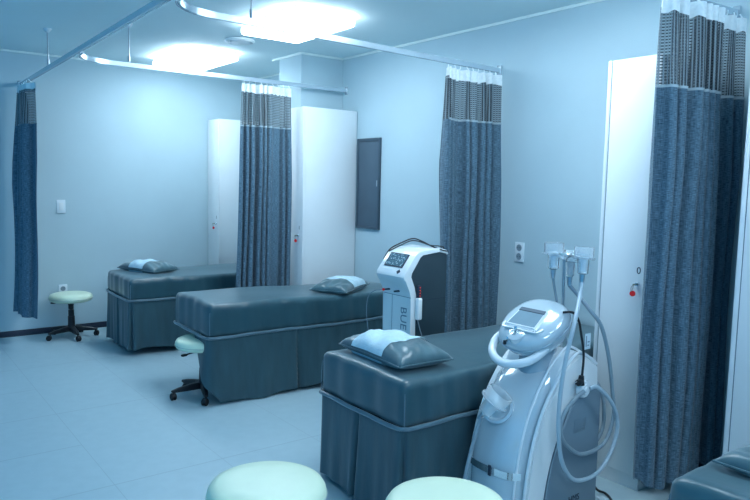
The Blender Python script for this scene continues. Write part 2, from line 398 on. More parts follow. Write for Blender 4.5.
# ------------------------------------------------------------------ curtains
def curtain(label, org, axis, W, npl, amp, zt, zm, zb, seed, lean=None, hemf=None, hookn=9, uvw=2.2, nsh=0.0):
    """org=(x,y) start, axis = unit vector along the rail; lean(s,f)->shift along the rail, f=0 top..1 bottom"""
    rnd = random.Random(seed); ph = [rnd.uniform(0, 6.28) for _ in range(6)]
    ax = Vector((axis[0], axis[1], 0)); nm = Vector((-axis[1], axis[0], 0)); o0 = Vector((org[0], org[1], 0))
    T = thing('curtain', label, 'curtain', (org[0] + ax.x * W / 2, org[1] + ax.y * W / 2, 0), group='grey-blue cubicle curtains')
    def P(s, z):
        f = (zt - z) / (zt - zb)
        wob = .24 * math.sin(2 * PI * 1.3 * s + ph[0]) + .13 * math.sin(2 * PI * 2.7 * s + ph[1])
        q = s * npl + wob * 2 + .10 * f * math.sin(5 * s + ph[4])
        c = 1 - 2 * abs(math.sin(PI * q)) ** .75
        a = amp * (.55 + .45 * min(1, f * 3)) * (1 + .35 * math.sin(7.3 * s + ph[2]))
        c2 = c
        al = s * W + (W / npl) * .13 * math.sin(4 * PI * q + .4) * (.6 + .4 * f)
        al = max(-.01, min(W + .01, al))
        if lean: al += lean(s, f)
        off = a * c2 + .006 * math.sin(9 * f + ph[3] + 8 * s) + .004 * math.sin(30 * s + 4 * f)
        return o0 + ax * al + nm * (off + (nsh * f)) + Vector((0, 0, z))
    ns = npl * 18
    def sheet(name, z0f, z1f, nz, m, off=0.0, parent=T):
        bm = BM(); uvl = bm.loops.layers.uv.new('UVMap'); G = []
        for i in range(ns + 1):
            s = i / ns; a, b = z0f(s), z1f(s); row = []
            for j in range(nz + 1):
                z = a + (b - a) * j / nz; p = P(s, z)
                if off:
                    d = P(min(1, s + .002), z) - P(max(0, s - .002), z); n_ = Vector((d.y, -d.x, 0)).normalized(); p = p + n_ * off
                row.append((bm.verts.new(p), (s * W * uvw, z)))
            G.append(row)
        for i in range(ns):
            for j in range(nz):
                q = (G[i][j], G[i + 1][j], G[i + 1][j + 1], G[i][j + 1]); f_ = bm.faces.new([v[0] for v in q])
                for lp, v in zip(f_.loops, q): lp[uvl].uv = v[1]
        o = bpy.data.objects.new(name, None)
        bpy.data.objects.remove(o)
        return obj(name, bm, m, parent, angle=180)
    hemf = hemf or (lambda s: zb)
    dr = sheet('drape', lambda s: zm, hemf, 26, 'drape')
    sheet('mesh_panel', lambda s: zt - .05, lambda s: zm, 10, 'net')
    sheet('header_tape', lambda s: zt, lambda s: zt - .062 - .012 * abs(math.sin(2 * PI * npl * s * .8 + ph[5])), 3, 'header', off=.003)
    sheet('seam', lambda s: zm + .006, lambda s: zm - .006, 1, 'hem', off=.003)
    for k in range(hookn):
        s = (k + .5) / hookn; p = P(s, zt - .01); q = o0 + ax * (s * W + (lean(s, 0) if lean else 0)) + Vector((0, 0, zt + .022))
        obj('hook', tube(BM(), [p, (p + q) / 2 + ax * .004, q], .0035, n=6, k=3), 'header', T)
    return T
curtain('narrow gathered blue-grey curtain hanging against the back wall at far left', (FX - .03, 6.42), (0, 1), .50, 4, .055, 2.285, 1.94, .26, 3, hookn=6, nsh=.05)
curtain('blue-grey curtain gathered beside the far wardrobes, behind the middle bed', (-1.05, 5.19), (1, 0), .468, 7, .055, 2.285, 1.945, .12, 5,
        lean=lambda s, f: -.065 * f * (1 - s), hookn=9)
curtain('blue-grey curtain hanging beside the right wall outlet, behind the dark-sided machine', (-.515, 3.33), (1, 0), .495, 5, .058, 2.255, 1.925, .12, 8,
        lean=lambda s, f: .02 * f, hookn=9)
def hem3(s): return .155 - .06 * min(1, s / .12) + .008 * math.sin(20 * s)
curtain('large foreground blue-grey curtain at right, in front of the tall wardrobe', (-.757, 1.688), (1, 0), .717, 8, .064, 2.345, 1.955, .10, 12,
        lean=lambda s, f: (.0 * f) * (1 - s) , hemf=hem3, hookn=12)

# ------------------------------------------------------------------ wardrobes (narrow lockers)
def wardrobe(y0, y1, label, mark=None, strip=True):
    D = .563; HC = 2.1275; x1 = -.012
    T = thing('wardrobe', label, 'wardrobe', (-D / 2, (y0 + y1) / 2, 0), group='tall white wardrobes')
    obj('carcass', box(BM(), (-D + .019, y0, .072), (x1, y1, HC), .002), 'lacquer', T)
    obj('side_edge', box(BM(), (-D, y1 - .02, .072), (-D + .0188, y1, HC), .001), 'lacq_edge', T)
    dr = obj('door', box(BM(), (-D, y0, .074), (-D + .018, y1 - .0255, HC), .0015), 'lacquer', T)
    obj('door_gap_shade', box(BM(), (-D + .004, y1 - .0253, .08), (-D + .0186, y1 - .0203, HC - .004)), 'sidegrey', T)  # dark strip stands in for the shade inside the door gap
    bmx = BM(); box(bmx, (-D + .012, y0 + .001, 0), (-D + .03, y1, .0715), .001); obj('plinth', bmx, 'lacquer', T)
    obj('plinth', box(BM(), (-D + .031, y0 + .001, 0), (-D + .14, y0 + .02, .0715), .001), 'lacquer', T)
    obj('plinth', box(BM(), (-.03, y0 + .02, 0), (-.014, y1, .0715), .001), 'lacquer', T)
    hy = y0 + .055; hz = 1.035; X = -D - .0005
    bmx = BM(); lathe(bmx, [(.011, 0), (.011, .012), (.008, .016), (0, .016)], (X, hy, hz), 18, axis=(-1, 0, 0))
    lk = obj('lock', bmx, 'chrome', dr)
    bmx = BM(); box(bmx, (X - .045, hy - .001, hz - .005), (X - .016, hy + .001, hz + .005), .0005)
    tube(bmx, [(X - .04, hy, hz), (X - .045, hy + .008, hz - .015), (X - .036, hy + .012, hz - .035), (X - .03, hy + .008, hz - .02), (X - .04, hy, hz)], .0015, n=6, k=4)
    obj('key', bmx, 'brass', dr)
    bmx = BM(); lathe(bmx, [(0, -.002), (.013, -.002), (.014, 0), (.013, .002), (0, .002)], (X - .03, hy + .008, hz - .045), 22, axis=(-1, -.5, 0))
    kt = obj('key_tag', bmx, 'red', dr); kt['label'] = 'red round key tag'
    if mark:
        text_obj('door_number', mark, .048, dr, (-D - .0006, y0 + .055, hz + .065), (PI / 2, 0, -PI / 2), 'ink', .0006)
    return T
wardrobe(6.708, 6.985, 'narrow tall white wardrobe in the far corner, left of the gathered curtain', '1')
wardrobe(5.007, 5.250, 'tall white wardrobe in front of the pillar, behind the middle bed', '1')
wardrobe(1.793, 2.080, 'tall white wardrobe behind the laser machine, half hidden by the large curtain', '0')
wardrobe(1.040, 1.389, 'white wardrobe at the right edge of the picture, beside the large curtain')

# ------------------------------------------------------------------ wall fittings
def plate_x(name, label, cat, y0, y1, z0, z1, holes, rocker=False):
    T = thing(name, label, cat, (0, (y0 + y1) / 2, (z0 + z1) / 2))
    obj('cover_plate', box(BM(), (-.012, y0, z0), (-.0008, y1, z1), .003), 'socket', T)
    for hz in holes:
        c = (-.0122, (y0 + y1) / 2, hz); bmx = BM(); lathe(bmx, [(0, .002), (.018, .002), (.021, .003), (.023, 0)], c, 24, axis=(-1, 0, 0))
        s = obj('socket_face', bmx, 'sockhole', T)
        bmx = BM()
        for d in (-.009, .009): cyl(bmx, (-.0146, c[1] + d, hz), (-.0149, c[1] + d, hz), .003, n=10)
        obj('pin_hole', bmx, 'ink', s)
    return T
plate_x('wall_outlet', 'white double outlet on the right wall beside the curtain', 'outlet', 3.045, 3.122, .985, 1.118, (1.022, 1.082))
def plate_y(name, label, cat, x0, x1, z0, z1):
    T = thing(name, label, cat, ((x0 + x1) / 2, Y1, (z0 + z1) / 2))
    obj('cover_plate', box(BM(), (x0, Y1 - .011, z0), (x1, Y1 - .0008, z1), .003), 'socket', T)
    return T
T = plate_y('light_switch', 'white light switch on the back wall above the round stool', 'switch', -2.078, -2.0, 1.148, 1.275)
obj('rocker', box(BM(), (-2.058, Y1 - .016, 1.175), (-2.020, Y1 - .0105, 1.248), .003), 'lacquer', T)
T = plate_y('wall_outlet', 'small white outlet low on the back wall behind the round stool', 'outlet', -2.078, -2.0, .375, .46)
bmx = BM(); lathe(bmx, [(0, .002), (.018, .002), (.021, .003), (.023, 0)], (-2.04, Y1 - .0112, .42), 24, axis=(0, -1, 0)); obj('socket_face', bmx, 'sockhole', T)
T = thing('electrical_panel', 'dark grey metal panel on the right wall beside the tall wardrobe', 'panel', (0, 4.82, 1.1))
bmx = BM(); y0, y1, z0, z1 = 4.655, 4.985, 1.095, 1.885
for a in [((-.022, y0, z0), (-.0008, y0 + .022, z1)), ((-.022, y1 - .022, z0), (-.0008, y1, z1)), ((-.022, y0 + .022, z0), (-.0008, y1 - .022, z0 + .022)), ((-.022, y0 + .022, z1 - .03), (-.0008, y1 - .022, z1))]:
    box(bmx, *a, .002)
obj('panel_frame', bmx, 'panelgrey2', T)
d = obj('panel_door', box(BM(), (-.016, y0 + .0225, z0 + .0225), (-.002, y1 - .0225, z1 - .0305), .001), 'panelgrey', T)
obj('latch', box(BM(), (-.020, y0 + .03, 1.47), (-.0162, y0 + .042, 1.52), .001), 'steel', d)

# ------------------------------------------------------------------ beds
def bed(x0, yn, yf, label, ztop=.675, zp=.462, rot=0, open_foot=False, seed=1, pleats=None, hem=.045, slope=0.0, flare=0.0):
    L = -.03 - x0; W = yf - yn
    T = thing('treatment_bed', label, 'bed', (x0, (yn + yf) / 2, 0), rot, group='teal treatment beds')
    rnd = random.Random(seed); f = [rnd.uniform(0, 6.28) for _ in range(8)]
    hz = (ztop - zp) / 2 + .006; cz = (ztop + zp) / 2 + .0
    def disp(p):
        u = (p.x + L / 2) / L; e = p.copy()
        top = max(0, (p.z / hz)) ** 2
        e.z += top * (.004 * math.sin(7 * p.x + f[0]) + .003 * math.sin(11 * p.y + 3 * p.x + f[1]))
        e.z += top * (.008 * (1 - (2 * p.y / W) ** 2) - slope * p.x / L)
        side = max(0, min(1, (abs(p.y) - W / 2 + .05) / .05)); s = 1 if p.y > 0 else -1
        e.y += s * side * (.004 * math.sin(16 * p.x + f[2]) + .003 * math.sin(41 * p.x + f[3] + 6 * p.z) + .0015 * math.sin(83 * p.x + f[6] + 9 * p.z)) - s * side * .010 * (.5 - .5 * p.z / hz) * 0
        foot = max(0, min(1, (-p.x - L / 2 + .05) / .05))
        e.x -= foot * (.004 * math.sin(18 * p.y + f[4]) + .003 * math.sin(43 * p.y + f[5]))
        return e
    bm = BM(); grid_box(bm, L / 2, W / 2, hz, .034, .02, disp)
    bmesh.ops.translate(bm, verts=bm.verts, vec=(L / 2, 0, cz))
    mt = obj('mattress', bm, 'leather', T, world=False, angle=80)
    # corner seams at the two foot corners
    for s in (-1, 1):
        pts = [(.008, s * (W / 2 - .006), zp + .01), (.007, s * (W / 2 - .006), cz), (.010, s * (W / 2 - .010), ztop - .045), (.026, s * (W / 2 - .028), ztop - .012)]
        obj('corner_seam', tube(BM(), pts, .0028, n=6), 'piping', mt, world=False)
    # outline of the bed, parameter = arc length; near side head -> foot -> far side head
    r = .035
    segs = []
    def out(tt):
        a = L - r; b = PI * r / 2; c = W - 2 * r
        if tt < a: return Vector((L - tt, -W / 2, 0)), Vector((0, -1, 0))
        tt -= a
        if tt < b: q = tt / r; return Vector((r - r * math.sin(q), -W / 2 + r - r * math.cos(q), 0)), Vector((-math.sin(q), -math.cos(q), 0))
        tt -= b
        if tt < c: return Vector((0, -W / 2 + r + tt, 0)), Vector((-1, 0, 0))
        tt -= c
        if tt < b: q = tt / r; return Vector((r - r * math.cos(q), W / 2 - r + r * math.sin(q), 0)), Vector((-math.cos(q), math.sin(q), 0))
        tt -= b
        return Vector((r + tt, W / 2, 0)), Vector((0, 1, 0))
    tot = 2 * (L - r) + PI * r + (W - 2 * r)
    pts = []
    for k in range(121):
        tt = tot * k / 120; p, n = out(min(tt, tot - 1e-4)); p = p + n * .010; p.z = zp + .003 * math.sin(6 * tt + f[6]) + .0015 * math.sin(23 * tt); pts.append(p)
    obj('piping', tube(BM(), pts, .0105, n=8, smooth=False, flat=1.0), 'piping', T, world=False)
    pl = pleats or [L * .5, L - r + PI * r / 4, L - r + PI * r / 2 + (W - 2 * r) * .5, L + PI * r / 2 + W - 3 * r + PI * r / 4, tot - L * .5]
    def skirt(name, t0, t1, slant0=0, slant1=0):
        n = int((t1 - t0) / .007); nz = 12; bm = BM(); G = []
        for i in range(n + 1):
            row = []
            for j in range(nz + 1):
                v = j / nz; a = t0 + slant0 * v; b = t1 - slant1 * v; tt = a + (b - a) * i / n
                p, nn = out(max(0, min(tt, tot - 1e-4)))
                off = .004 + flare * v + v * (.007 * math.sin(13 * tt + f[7]) + .006 * math.sin(29 * tt + f[3]) + .003 * math.sin(71 * tt))
                for q in pl:
                    dd = abs(tt - q); off -= .045 * math.exp(-(dd / .011) ** 2) * min(1, .25 + v) ; off += .010 * math.exp(-((dd - .035) / .02) ** 2) * v
                zb = hem + .012 * math.sin(5 * tt + f[0]) * 1.0 + .006 * math.sin(17 * tt)
                p = p + nn * off; p.z = zp - .002 + (zb - zp) * v; row.append(bm.verts.new(p))
            G.append(row)
        for i in range(n):
            for j in range(nz): bm.faces.new((G[i][j], G[i + 1][j], G[i + 1][j + 1], G[i][j + 1]))
        obj(name, bm, 'skirt', T, world=False, angle=180)
    if open_foot:
        skirt('skirt', 0, L - r + PI * r / 2 + .22, 0, .31)
        skirt('skirt', tot - L + .55, tot, 0, 0)
    else:
        skirt('skirt', 0, tot)
    bm = BM(); box(bm, (.06, -W / 2 + .06, zp - .06), (L - .02, W / 2 - .06, zp - .012), .004)
    obj('bed_frame', bm, 'darkwood', T, world=False)
    for sx in (.50, L - .09):
        for sy in (-1, 1):
            obj('leg', box(BM(), (sx - .025, sy * (W / 2 - .11) - .025, 0), (sx + .025, sy * (W / 2 - .11) + .025, zp - .061), .004), 'darkwood', T, world=False)
    return T
bed(-1.80, 5.70, 6.42, 'teal treatment bed with skirt nearest the back wall', ztop=.645, zp=.470, rot=math.radians(-1.5), seed=2, hem=.05)
bed(-1.775, 4.16, 4.80, 'teal treatment bed in the middle, with a stool tucked under its foot', open_foot=True, seed=5, ztop=.656, slope=.045, flare=.035, zp=.455, rot=math.radians(-.8),
    pleats=[1.07, 3.0], hem=.028)
bed(-1.765, 2.165, 2.83, 'teal treatment bed beside the laser machine, pillow lying at its foot', seed=9, zp=.450, ztop=.650, hem=.028, flare=.012)
bed(-1.72, .33, 1.01, 'teal treatment bed at the lower right edge of the picture', seed=13, ztop=.655, hem=.04)

# ------------------------------------------------------------------ pillows
def pillow(label, c, rot, lx, ly, h, band=(-.5, .35), tilt=0.0, seed=0):
    T = thing('pillow', label, 'pillow', c, rot, group='teal satin pillows')
    T.rotation_euler = (0, tilt, rot)
    rnd = random.Random(seed); f = [rnd.uniform(0, 6.28) for _ in range(6)]
    n, m = 44, 30
    def pt(u, v, s, extra=0):
        e = (max(0, 1 - abs(u) ** 2.6) * max(0, 1 - abs(v) ** 2.6)) ** .44
        x = u * lx / 2 * (1 - .04 * (1 - abs(v) ** 2.0) * abs(u) ** 3); y = v * ly / 2 * (1 - .06 * (1 - abs(u) ** 2) * abs(v) ** 3)
        wr = .006 * math.sin(9 * u + 5 * v + f[0]) * e + .004 * math.sin(17 * v + 6 * u + f[1]) * e * abs(u)
        z = s * (h / 2) * e * (1 if s > 0 else .55) + (wr if s > 0 else 0) + extra * (s if e > .02 else 0)
        return Vector((x, y, max(z, -h * .16) + h * .17))
    bm = BM()
    for s in (1, -1):
        G = [[bm.verts.new(pt(-1 + 2 * i / n, -1 + 2 * j / m, s)) for j in range(m + 1)] for i in range(n + 1)]
        for i in range(n):
            for j in range(m):
                q = (G[i][j], G[i + 1][j], G[i + 1][j + 1], G[i][j + 1]); bm.faces.new(q if s > 0 else q[::-1])
    bmesh.ops.remove_doubles(bm, verts=bm.verts, dist=.0004)
    obj('cushion', bm, 'pillow', T, world=False, angle=120)
    loop = []
    for k in range(25): loop.append(pt(-1 + 2 * k / 24, -1, 1))
    for k in range(1, 17): loop.append(pt(1, -1 + 2 * k / 16, 1))
    for k in range(1, 25): loop.append(pt(1 - 2 * k / 24, 1, 1))
    for k in range(1, 16): loop.append(pt(-1, 1 - 2 * k / 16, 1))
    obj('edge_seam', tube(BM(), loop, .0035, n=6, k=1, closed=True), 'pillow', T, world=False)
    bm = BM()
    nb = 24; G = []
    for i in range(nb + 1):
        u = band[0] + (band[1] - band[0]) * i / nb; row = []
        for j in range(m * 2 + 1):
            if j <= m: v = -1 + 2 * j / m; s = 1
            else: v = 1 - 2 * (j - m) / m; s = -1
            p = pt(u, v * .995, s); p = p + Vector((0, 0, .004 * s)) + Vector((0, .003 * (1 if v > 0 else -1) * abs(v) ** 4, 0))
            row.append(bm.verts.new(p))
        G.append(row)
    for i in range(nb):
        for j in range(m * 2): bm.faces.new((G[i][j], G[i + 1][j], G[i + 1][j + 1], G[i][j + 1]))
    b = obj('towel_sleeve', bm, 'towel', T, world=False, angle=120); b['label'] = 'pale blue sleeve'
    return T
pillow('teal pillow with pale sleeve on the bed nearest the back wall', (-1.50, 6.15, .658), math.radians(-70), .50, .29, .145, (-.40, .36), seed=1)
pillow('teal pillow with pale sleeve on the middle bed, by its head', (-.60, 4.36, .662), math.radians(33), .50, .30, .14, (-.30, .65), seed=2)
pillow('large teal pillow with pale sleeve on the foot of the bed beside the laser machine', (-1.545, 2.515, .665), math.radians(-93), .52, .31, .16, (-.58, .42), seed=3)
pillow('teal pillow on the bed at the lower right edge', (-1.41, .70, .664), math.radians(-93), .50, .32, .13, (.1, .7), seed=4)

# ------------------------------------------------------------------ stools
def make_stool(label, loc, rot, seat_top=.47, R=.19):
    T = thing('rolling_stool', label, 'stool', loc, rot, group='round cream rolling stools')
    zt = seat_top
    prof = [(0, zt), (R * .55, zt + .001), (R * .82, zt - .004), (R * .94, zt - .013), (R * .99, zt - .028), (R, zt - .042), (R * .985, zt - .056), (R * .95, zt - .068), (R * .86, zt - .075), (0, zt - .075)]
    obj('seat', lathe(BM(), prof, n=64), 'cream', T, world=False)
    ring = [(math.cos(2 * PI * k / 48) * (R * .997), math.sin(2 * PI * k / 48) * (R * .997), zt - .046) for k in range(48)]
    obj('seat_seam', tube(BM(), ring, .0035, n=6, k=1, closed=True), 'creamseam', T, world=False)
    bm = BM(); lathe(bm, [(0, zt - .075), (.08, zt - .075), (.08, zt - .085), (.035, zt - .095), (.024, zt - .11), (.024, zt - .15), (0, zt - .15)], n=24)
    obj('seat_mount', bm, 'black', T, world=False)
    bm = BM(); tube(bm, [(0, .02, zt - .092), (0, .08, zt - .094), (0, .15, zt - .098)], .005, n=8); box(bm, (-.012, .145, zt - .106), (.012, .185, zt - .092), .004)
    obj('height_lever', bm, 'black', T, world=False)
    bm = BM(); cyl(bm, (0, 0, .07), (0, 0, .20), .032, .030); cyl(bm, (0, 0, .20), (0, 0, .26), .026, .025); cyl(bm, (0, 0, .26), (0, 0, zt - .12), .013)
    lathe(bm, [(0, .055), (.036, .055), (.042, .075), (.036, .105), (.028, .125), (0, .125)], n=24)
    obj('gas_column', bm, 'black', T, world=False)
    for k in range(5):
        a = 2 * PI * k / 5; c, s = math.cos(a), math.sin(a); RR = .215
        bm = BM(); rings = []
        for q, w, h0, h1 in [(.03, .024, .060, .105), (.10, .020, .058, .098), (.18, .016, .058, .084), (RR, .014, .058, .074), (RR + .012, .010, .060, .072)]:
            rings.append([Vector((c * q - s * w * e, s * q + c * w * e, z)) for e, z in [(-1, h0), (1, h0), (1, h1 - .006), (.6, h1), (-.6, h1), (-1, h1 - .006)]])
        loft(bm, rings); obj('base_arm', bm, 'black', T, world=False, angle=30)
        ca = a + .7 + k * .9; cc, ss = math.cos(ca), math.sin(ca); px, py = c * (RR - .004), s * (RR - .004)
        bm = BM(); cyl(bm, (px, py, .040), (px, py, .062), .006, n=10)
        hood = []
        for e in (-.013, .013):
            hood.append([Vector((px - cc * .012 - ss * e + cc * math.cos(t_) * .024, py - ss * .012 + cc * e + ss * math.cos(t_) * .024, .027 + math.sin(t_) * .024)) for t_ in [PI * q / 8 for q in range(9)]])
        loft(bm, hood); cs = obj('caster', bm, 'black', T, world=False, angle=30)
        wc = Vector((px - cc * .012, py - ss * .012, .0245)); ax = Vector((-ss, cc, 0))
        bm = BM()
        for e in (-1, 1): lathe(bm, [(0, .004 * e), (.021, .004 * e), (.0242, .007 * e), (.0242, .014 * e), (.020, .018 * e), (0, .018 * e)], wc, 20, axis=ax)
        obj('wheel', bm, 'rubber', cs, world=False)
    return T
def copy_tree(o, parent=None):
    c = o.copy(); COL.objects.link(c)
    if parent is not None: c.parent = parent
    for ch in list(o.children): copy_tree(ch, c)
    return c
st = make_stool('round cream stool standing against the back wall below the light switch', (-2.035, 6.72, 0), math.radians(55), .418)
spots = [('round cream stool tucked under the foot of the middle bed', (-1.72, 4.39, 0), 107, 1.0),
         ('cream stool seat at the bottom edge, left one of the two in front', (-2.55, 1.92, 0), 20, 1.0),
         ('cream stool seat at the bottom edge, in front of the pillow bed and laser machine', (-2.150, 1.49, 0), 60, 1.0)]
high = None
for k, (lab, loc, r, s) in enumerate(spots):
    if k == 1: high = make_stool(lab, loc, math.radians(r), .522, .195); continue
    c = copy_tree(st if k == 0 else high); c.location = loc; c.rotation_euler = (0, 0, math.radians(r)); c['label'] = lab

# ------------------------------------------------------------------ dark-sided machine
T = thing('therapy_machine', 'white-fronted machine with dark sides and tilted screen behind the pillow bed', 'machine', (-.92, 3.08, 0))
ya, yb = 2.955, 3.215
side = [(-1.06, .05), (-1.055, .86), (-1.075, .90), (-1.115, .955), (-1.118, .975), (-1.03, 1.085), (-1.005, 1.098), (-.86, 1.112), (-.805, 1.095), (-.795, 1.07), (-.795, .05)]
obj('case', prism(BM(), side, ya + .004, yb - .004, .004), 'darkcase', T, angle=30)
front = [(-1.068, .05), (-1.068, .85), (-1.078, .885), (-1.122, .945), (-1.13, .965), (-1.126, .982), (-1.040, 1.094), (-1.01, 1.112), (-.86, 1.126), (-.80, 1.112), (-.785, 1.085),
         (-.800, 1.085), (-.81, 1.098), (-.86, 1.108), (-.99, 1.094), (-1.010, 1.082), (-1.075, .99), (-1.080, .965), (-1.045, .90), (-1.030, .86), (-1.030, .05)]
obj('front_shell', prism(BM(), front, ya, yb, .006, seg=3), 'white', T, angle=30)
# tilted face frame: from nose (-1.126,.982) to (-1.04,1.094)
n0, n1 = Vector((-1.126, 0, .982)), Vector((-1.040, 0, 1.094)); fd = (n1 - n0).normalized(); fn = Vector((-fd.z, 0, fd.x))
def face_quad(bm, s0, s1, y0, y1, lift, th):
    A = [n0 + fd * s + fn * l + Vector((0, y, 0)) for l in (lift, lift + th) for s, y in ((s0, y0), (s1, y0), (s1, y1), (s0, y1))]
    V = [bm.verts.new(p) for p in A]
    for q in ((0, 1, 2, 3), (7, 6, 5, 4), (0, 4, 5, 1), (1, 5, 6, 2), (2, 6, 7, 3), (3, 7, 4, 0)): bm.faces.new([V[i] for i in q])
    return bm
sf = obj('screen_frame', face_quad(BM(), .040, .134, 3.005, 3.175, .0005, .003), 'ink', T, smooth=False)
obj('screen', face_quad(BM(), .048, .126, 3.015, 3.165, .0037, .0008), 'screen', sf, smooth=False)
bmx = BM(); c = n0 + fd * .012 + fn * .002 + Vector((0, 3.015, 0)); V = [bmx.verts.new(c + fd * a + Vector((0, b, 0)) + fn * .002) for a, b in ((-.017, 0), (0, .017), (.017, 0), (0, -.017))]; bmx.faces.new(V)
obj('control_button', bmx, 'ink', T, smooth=False)
bmx = BM(); face_quad(bmx, .018, .024, 3.08, 3.165, .0006, .0006); obj('printed_line', bmx, 'label', T, smooth=False)
obj('front_groove', box(BM(), (-1.0695, ya + .004, .842), (-1.0678, yb - .004, .845)), 'inkgrey', T, smooth=False)
obj('front_groove', box(BM(), (-1.0695, 3.13, .05), (-1.0678, 3.132, .842)), 'inkgrey', T, smooth=False)
obj('case_groove', box(BM(), (-1.055, ya + .0025, .825), (-.797, ya + .0042, .828)), 'ink', T, smooth=False)
text_obj('lettering', 'BUE', .078, T, (-1.0688, 3.025, .715), (PI / 2, PI / 2, -PI / 2), 'inkgrey', .0006)
for yy, col in ((3.15, 'red'), (3.06, 'ink')):
    bmx = BM(); cyl(bmx, (-1.069, yy, .872), (-1.105, yy + .012, .870), .006, .005, n=12); pj = obj('cable_plug', bmx, 'ink', T)
    if col == 'red': obj('plug_ring', lathe(BM(), [(.0065, 0), (.008, .002), (.008, .01), (.0065, .012)], (-1.105, yy + .012, .870), 14, axis=(-1, .3, 0)), 'red', pj)
hb = BM(); box(hb, (-1.045, ya - .032, .715), (-1.008, ya - .0005, .845), .010, 4)
hd = obj('probe_holder', hb, 'white', T)
bmx = BM(); box(bmx, (-1.040, ya - .026, .8455), (-1.013, ya - .006, .918), .006, 3); pr = obj('probe', bmx, 'ink', T)
bmx = BM()
for k in range(4): lathe(bmx, [(.0024, 0), (.0024, .001), (0, .0018)], (-1.026, ya - .0265, .857 + k * .016), 10, axis=(0, -1, 0))
obj('indicator_lights', bmx, 'led', pr)
def cable(label, pts, r, m, name='cable', n=8, cat='cable'):
    o = obj(name, tube(BM(), pts, r, n=n, k=8), m, None, world=False); return tag(o, label, cat)
cable('thin black cable looped over the top of the dark-sided machine', [(-1.06, 3.235, 1.04), (-1.03, 3.21, 1.105), (-.96, 3.18, 1.145), (-.92, 3.13, 1.170), (-.90, 3.07, 1.158), (-.885, 2.99, 1.132), (-.84, 2.945, 1.112), (-.80, 2.948, 1.105)], .004, 'black')
cable('second thin black cable arching over the dark-sided machine to its rear', [(-1.05, 3.20, 1.092), (-.99, 3.16, 1.13), (-.93, 3.11, 1.160), (-.86, 3.04, 1.135), (-.81, 3.0, 1.128), (-.765, 3.02, 1.09), (-.76, 3.04, .80), (-.76, 3.05, .35)], .0035, 'black')
cable('thin grey cable drooping from the red plug of the dark-sided machine', [(-1.12, 3.168, .868), (-1.15, 3.20, .86), (-1.17, 3.235, .82), (-1.17, 3.25, .72), (-1.155, 3.245, .60), (-1.13, 3.24, .45)], .0026, 'sidegrey')
cable('thin pale cable curling from the probe holder of the dark-sided machine', [(-1.03, 2.94, .714), (-1.015, 2.935, .66), (-1.0, 2.93, .60), (-1.015, 2.935, .53), (-1.05, 2.945, .46)], .003, 'hose')
for kx in (-1.0, -.85):
    for ky in (3.0, 3.17):
        bmx = BM(); lathe(bmx, [(0, -.011), (.022, -.011), (.025, 0), (.022, .011), (0, .011)], (kx, ky, .0255), 18, axis=(0, 1, 0)); cyl(bmx, (kx, ky, .03), (kx, ky, .05), .008, n=10)
        obj('caster', bmx, 'black', T)

# ------------------------------------------------------------------ laser machine in front
YC = 1.955
T = thing('laser_machine', 'pearl white laser machine with screen head, hoses and clear handpieces', 'machine', (-1.2, YC, 0))
def body_ring(z, xf, xb, hw, hwb):
    """plan outline at height z: round front, flatter back"""
    pts = []
    n = 40
    for k in range(n):
        a = 2 * PI * k / n; c, s = math.cos(a), math.sin(a)
        mid = (xf + xb) / 2 + .0; hx = (xb - xf) / 2
        e = .62 if c < 0 else .28
        x = mid + hx * math.copysign(abs(c) ** e, c)
        w = hw + (hwb - hw) * (.5 + .5 * c)
        y = YC + w * math.copysign(abs(s) ** (.62 if c < 0 else .35), s)
        pts.append(Vector((x, y, z)))
    return pts
prof = [(.035, -1.43, .150), (.06, -1.455, .165), (.15, -1.468, .170), (.28, -1.462, .170), (.40, -1.440, .168), (.50, -1.405, .164), (.58, -1.362, .158), (.645, -1.305, .150), (.69, -1.245, .135), (.712, -1.19, .115)]
bmx = BM(); loft(bmx, [body_ring(z, xf, -1.02 + max(0, z - .5) * .02, hw, hw - .012) for z, xf, hw in prof])
obj('front_shell', bmx, 'pearl', T, angle=50)
# back housing box with sloping top
hs = [(-1.26, .04), (-1.275, .50), (-1.235, .66), (-1.17, .765), (-1.10, .785), (-.958, .735), (-.945, .72), (-.945, .04)]
obj('rear_housing', prism(BM(), hs, 1.800, 2.105, .010, seg=3), 'pearl_light', T, angle=30)
# raised white arcs running over the shoulder and down the side
def arc_strip(name, pts, r, m, y, parent=T, flat=.5):
    return obj(name, tube(BM(), [(p[0], y(p) if callable(y) else y, p[1]) for p in pts], r, n=10, k=8), m, parent)
arc = [(-1.395, .03), (-1.388, .20), (-1.360, .36), (-1.310, .50), (-1.24, .61), (-1.15, .69), (-1.03, .715)]
band_out = [(-1.41, .03), (-1.405, .20), (-1.378, .37), (-1.325, .52), (-1.25, .64), (-1.17, .725), (-1.08, .765), (-.962, .70), (-.955, .62)]
band_in = [(-.962, .60), (-1.06, .63), (-1.15, .565), (-1.22, .44), (-1.275, .30), (-1.305, .16), (-1.312, .03)]
bo = [(p.x, p.z) for p in catmull([(a, 0, b) for a, b in band_out[:7]], 5)] + band_out[7:]
bi = [(p.x, p.z) for p in catmull([(a, 0, b) for a, b in band_in[1:]], 5)]
obj('side_band', prism(BM(), bo + [band_in[0]] + bi, 1.776, 1.80, .006, seg=2), 'white', T, angle=30)
obj('side_band', prism(BM(), bo + [band_in[0]] + bi, 2.105, 2.13, .006, seg=2), 'white', T, angle=30)
sp = [(-1.298, .035), (-1.292, .16), (-1.262, .30), (-1.21, .43), (-1.145, .545), (-1.08, .60), (-.945, .607), (-.935, .597), (-.935, .035)]
obj('side_panel', prism(BM(), sp, 1.770, 1.7995, .005), 'sidegrey', T, angle=30)
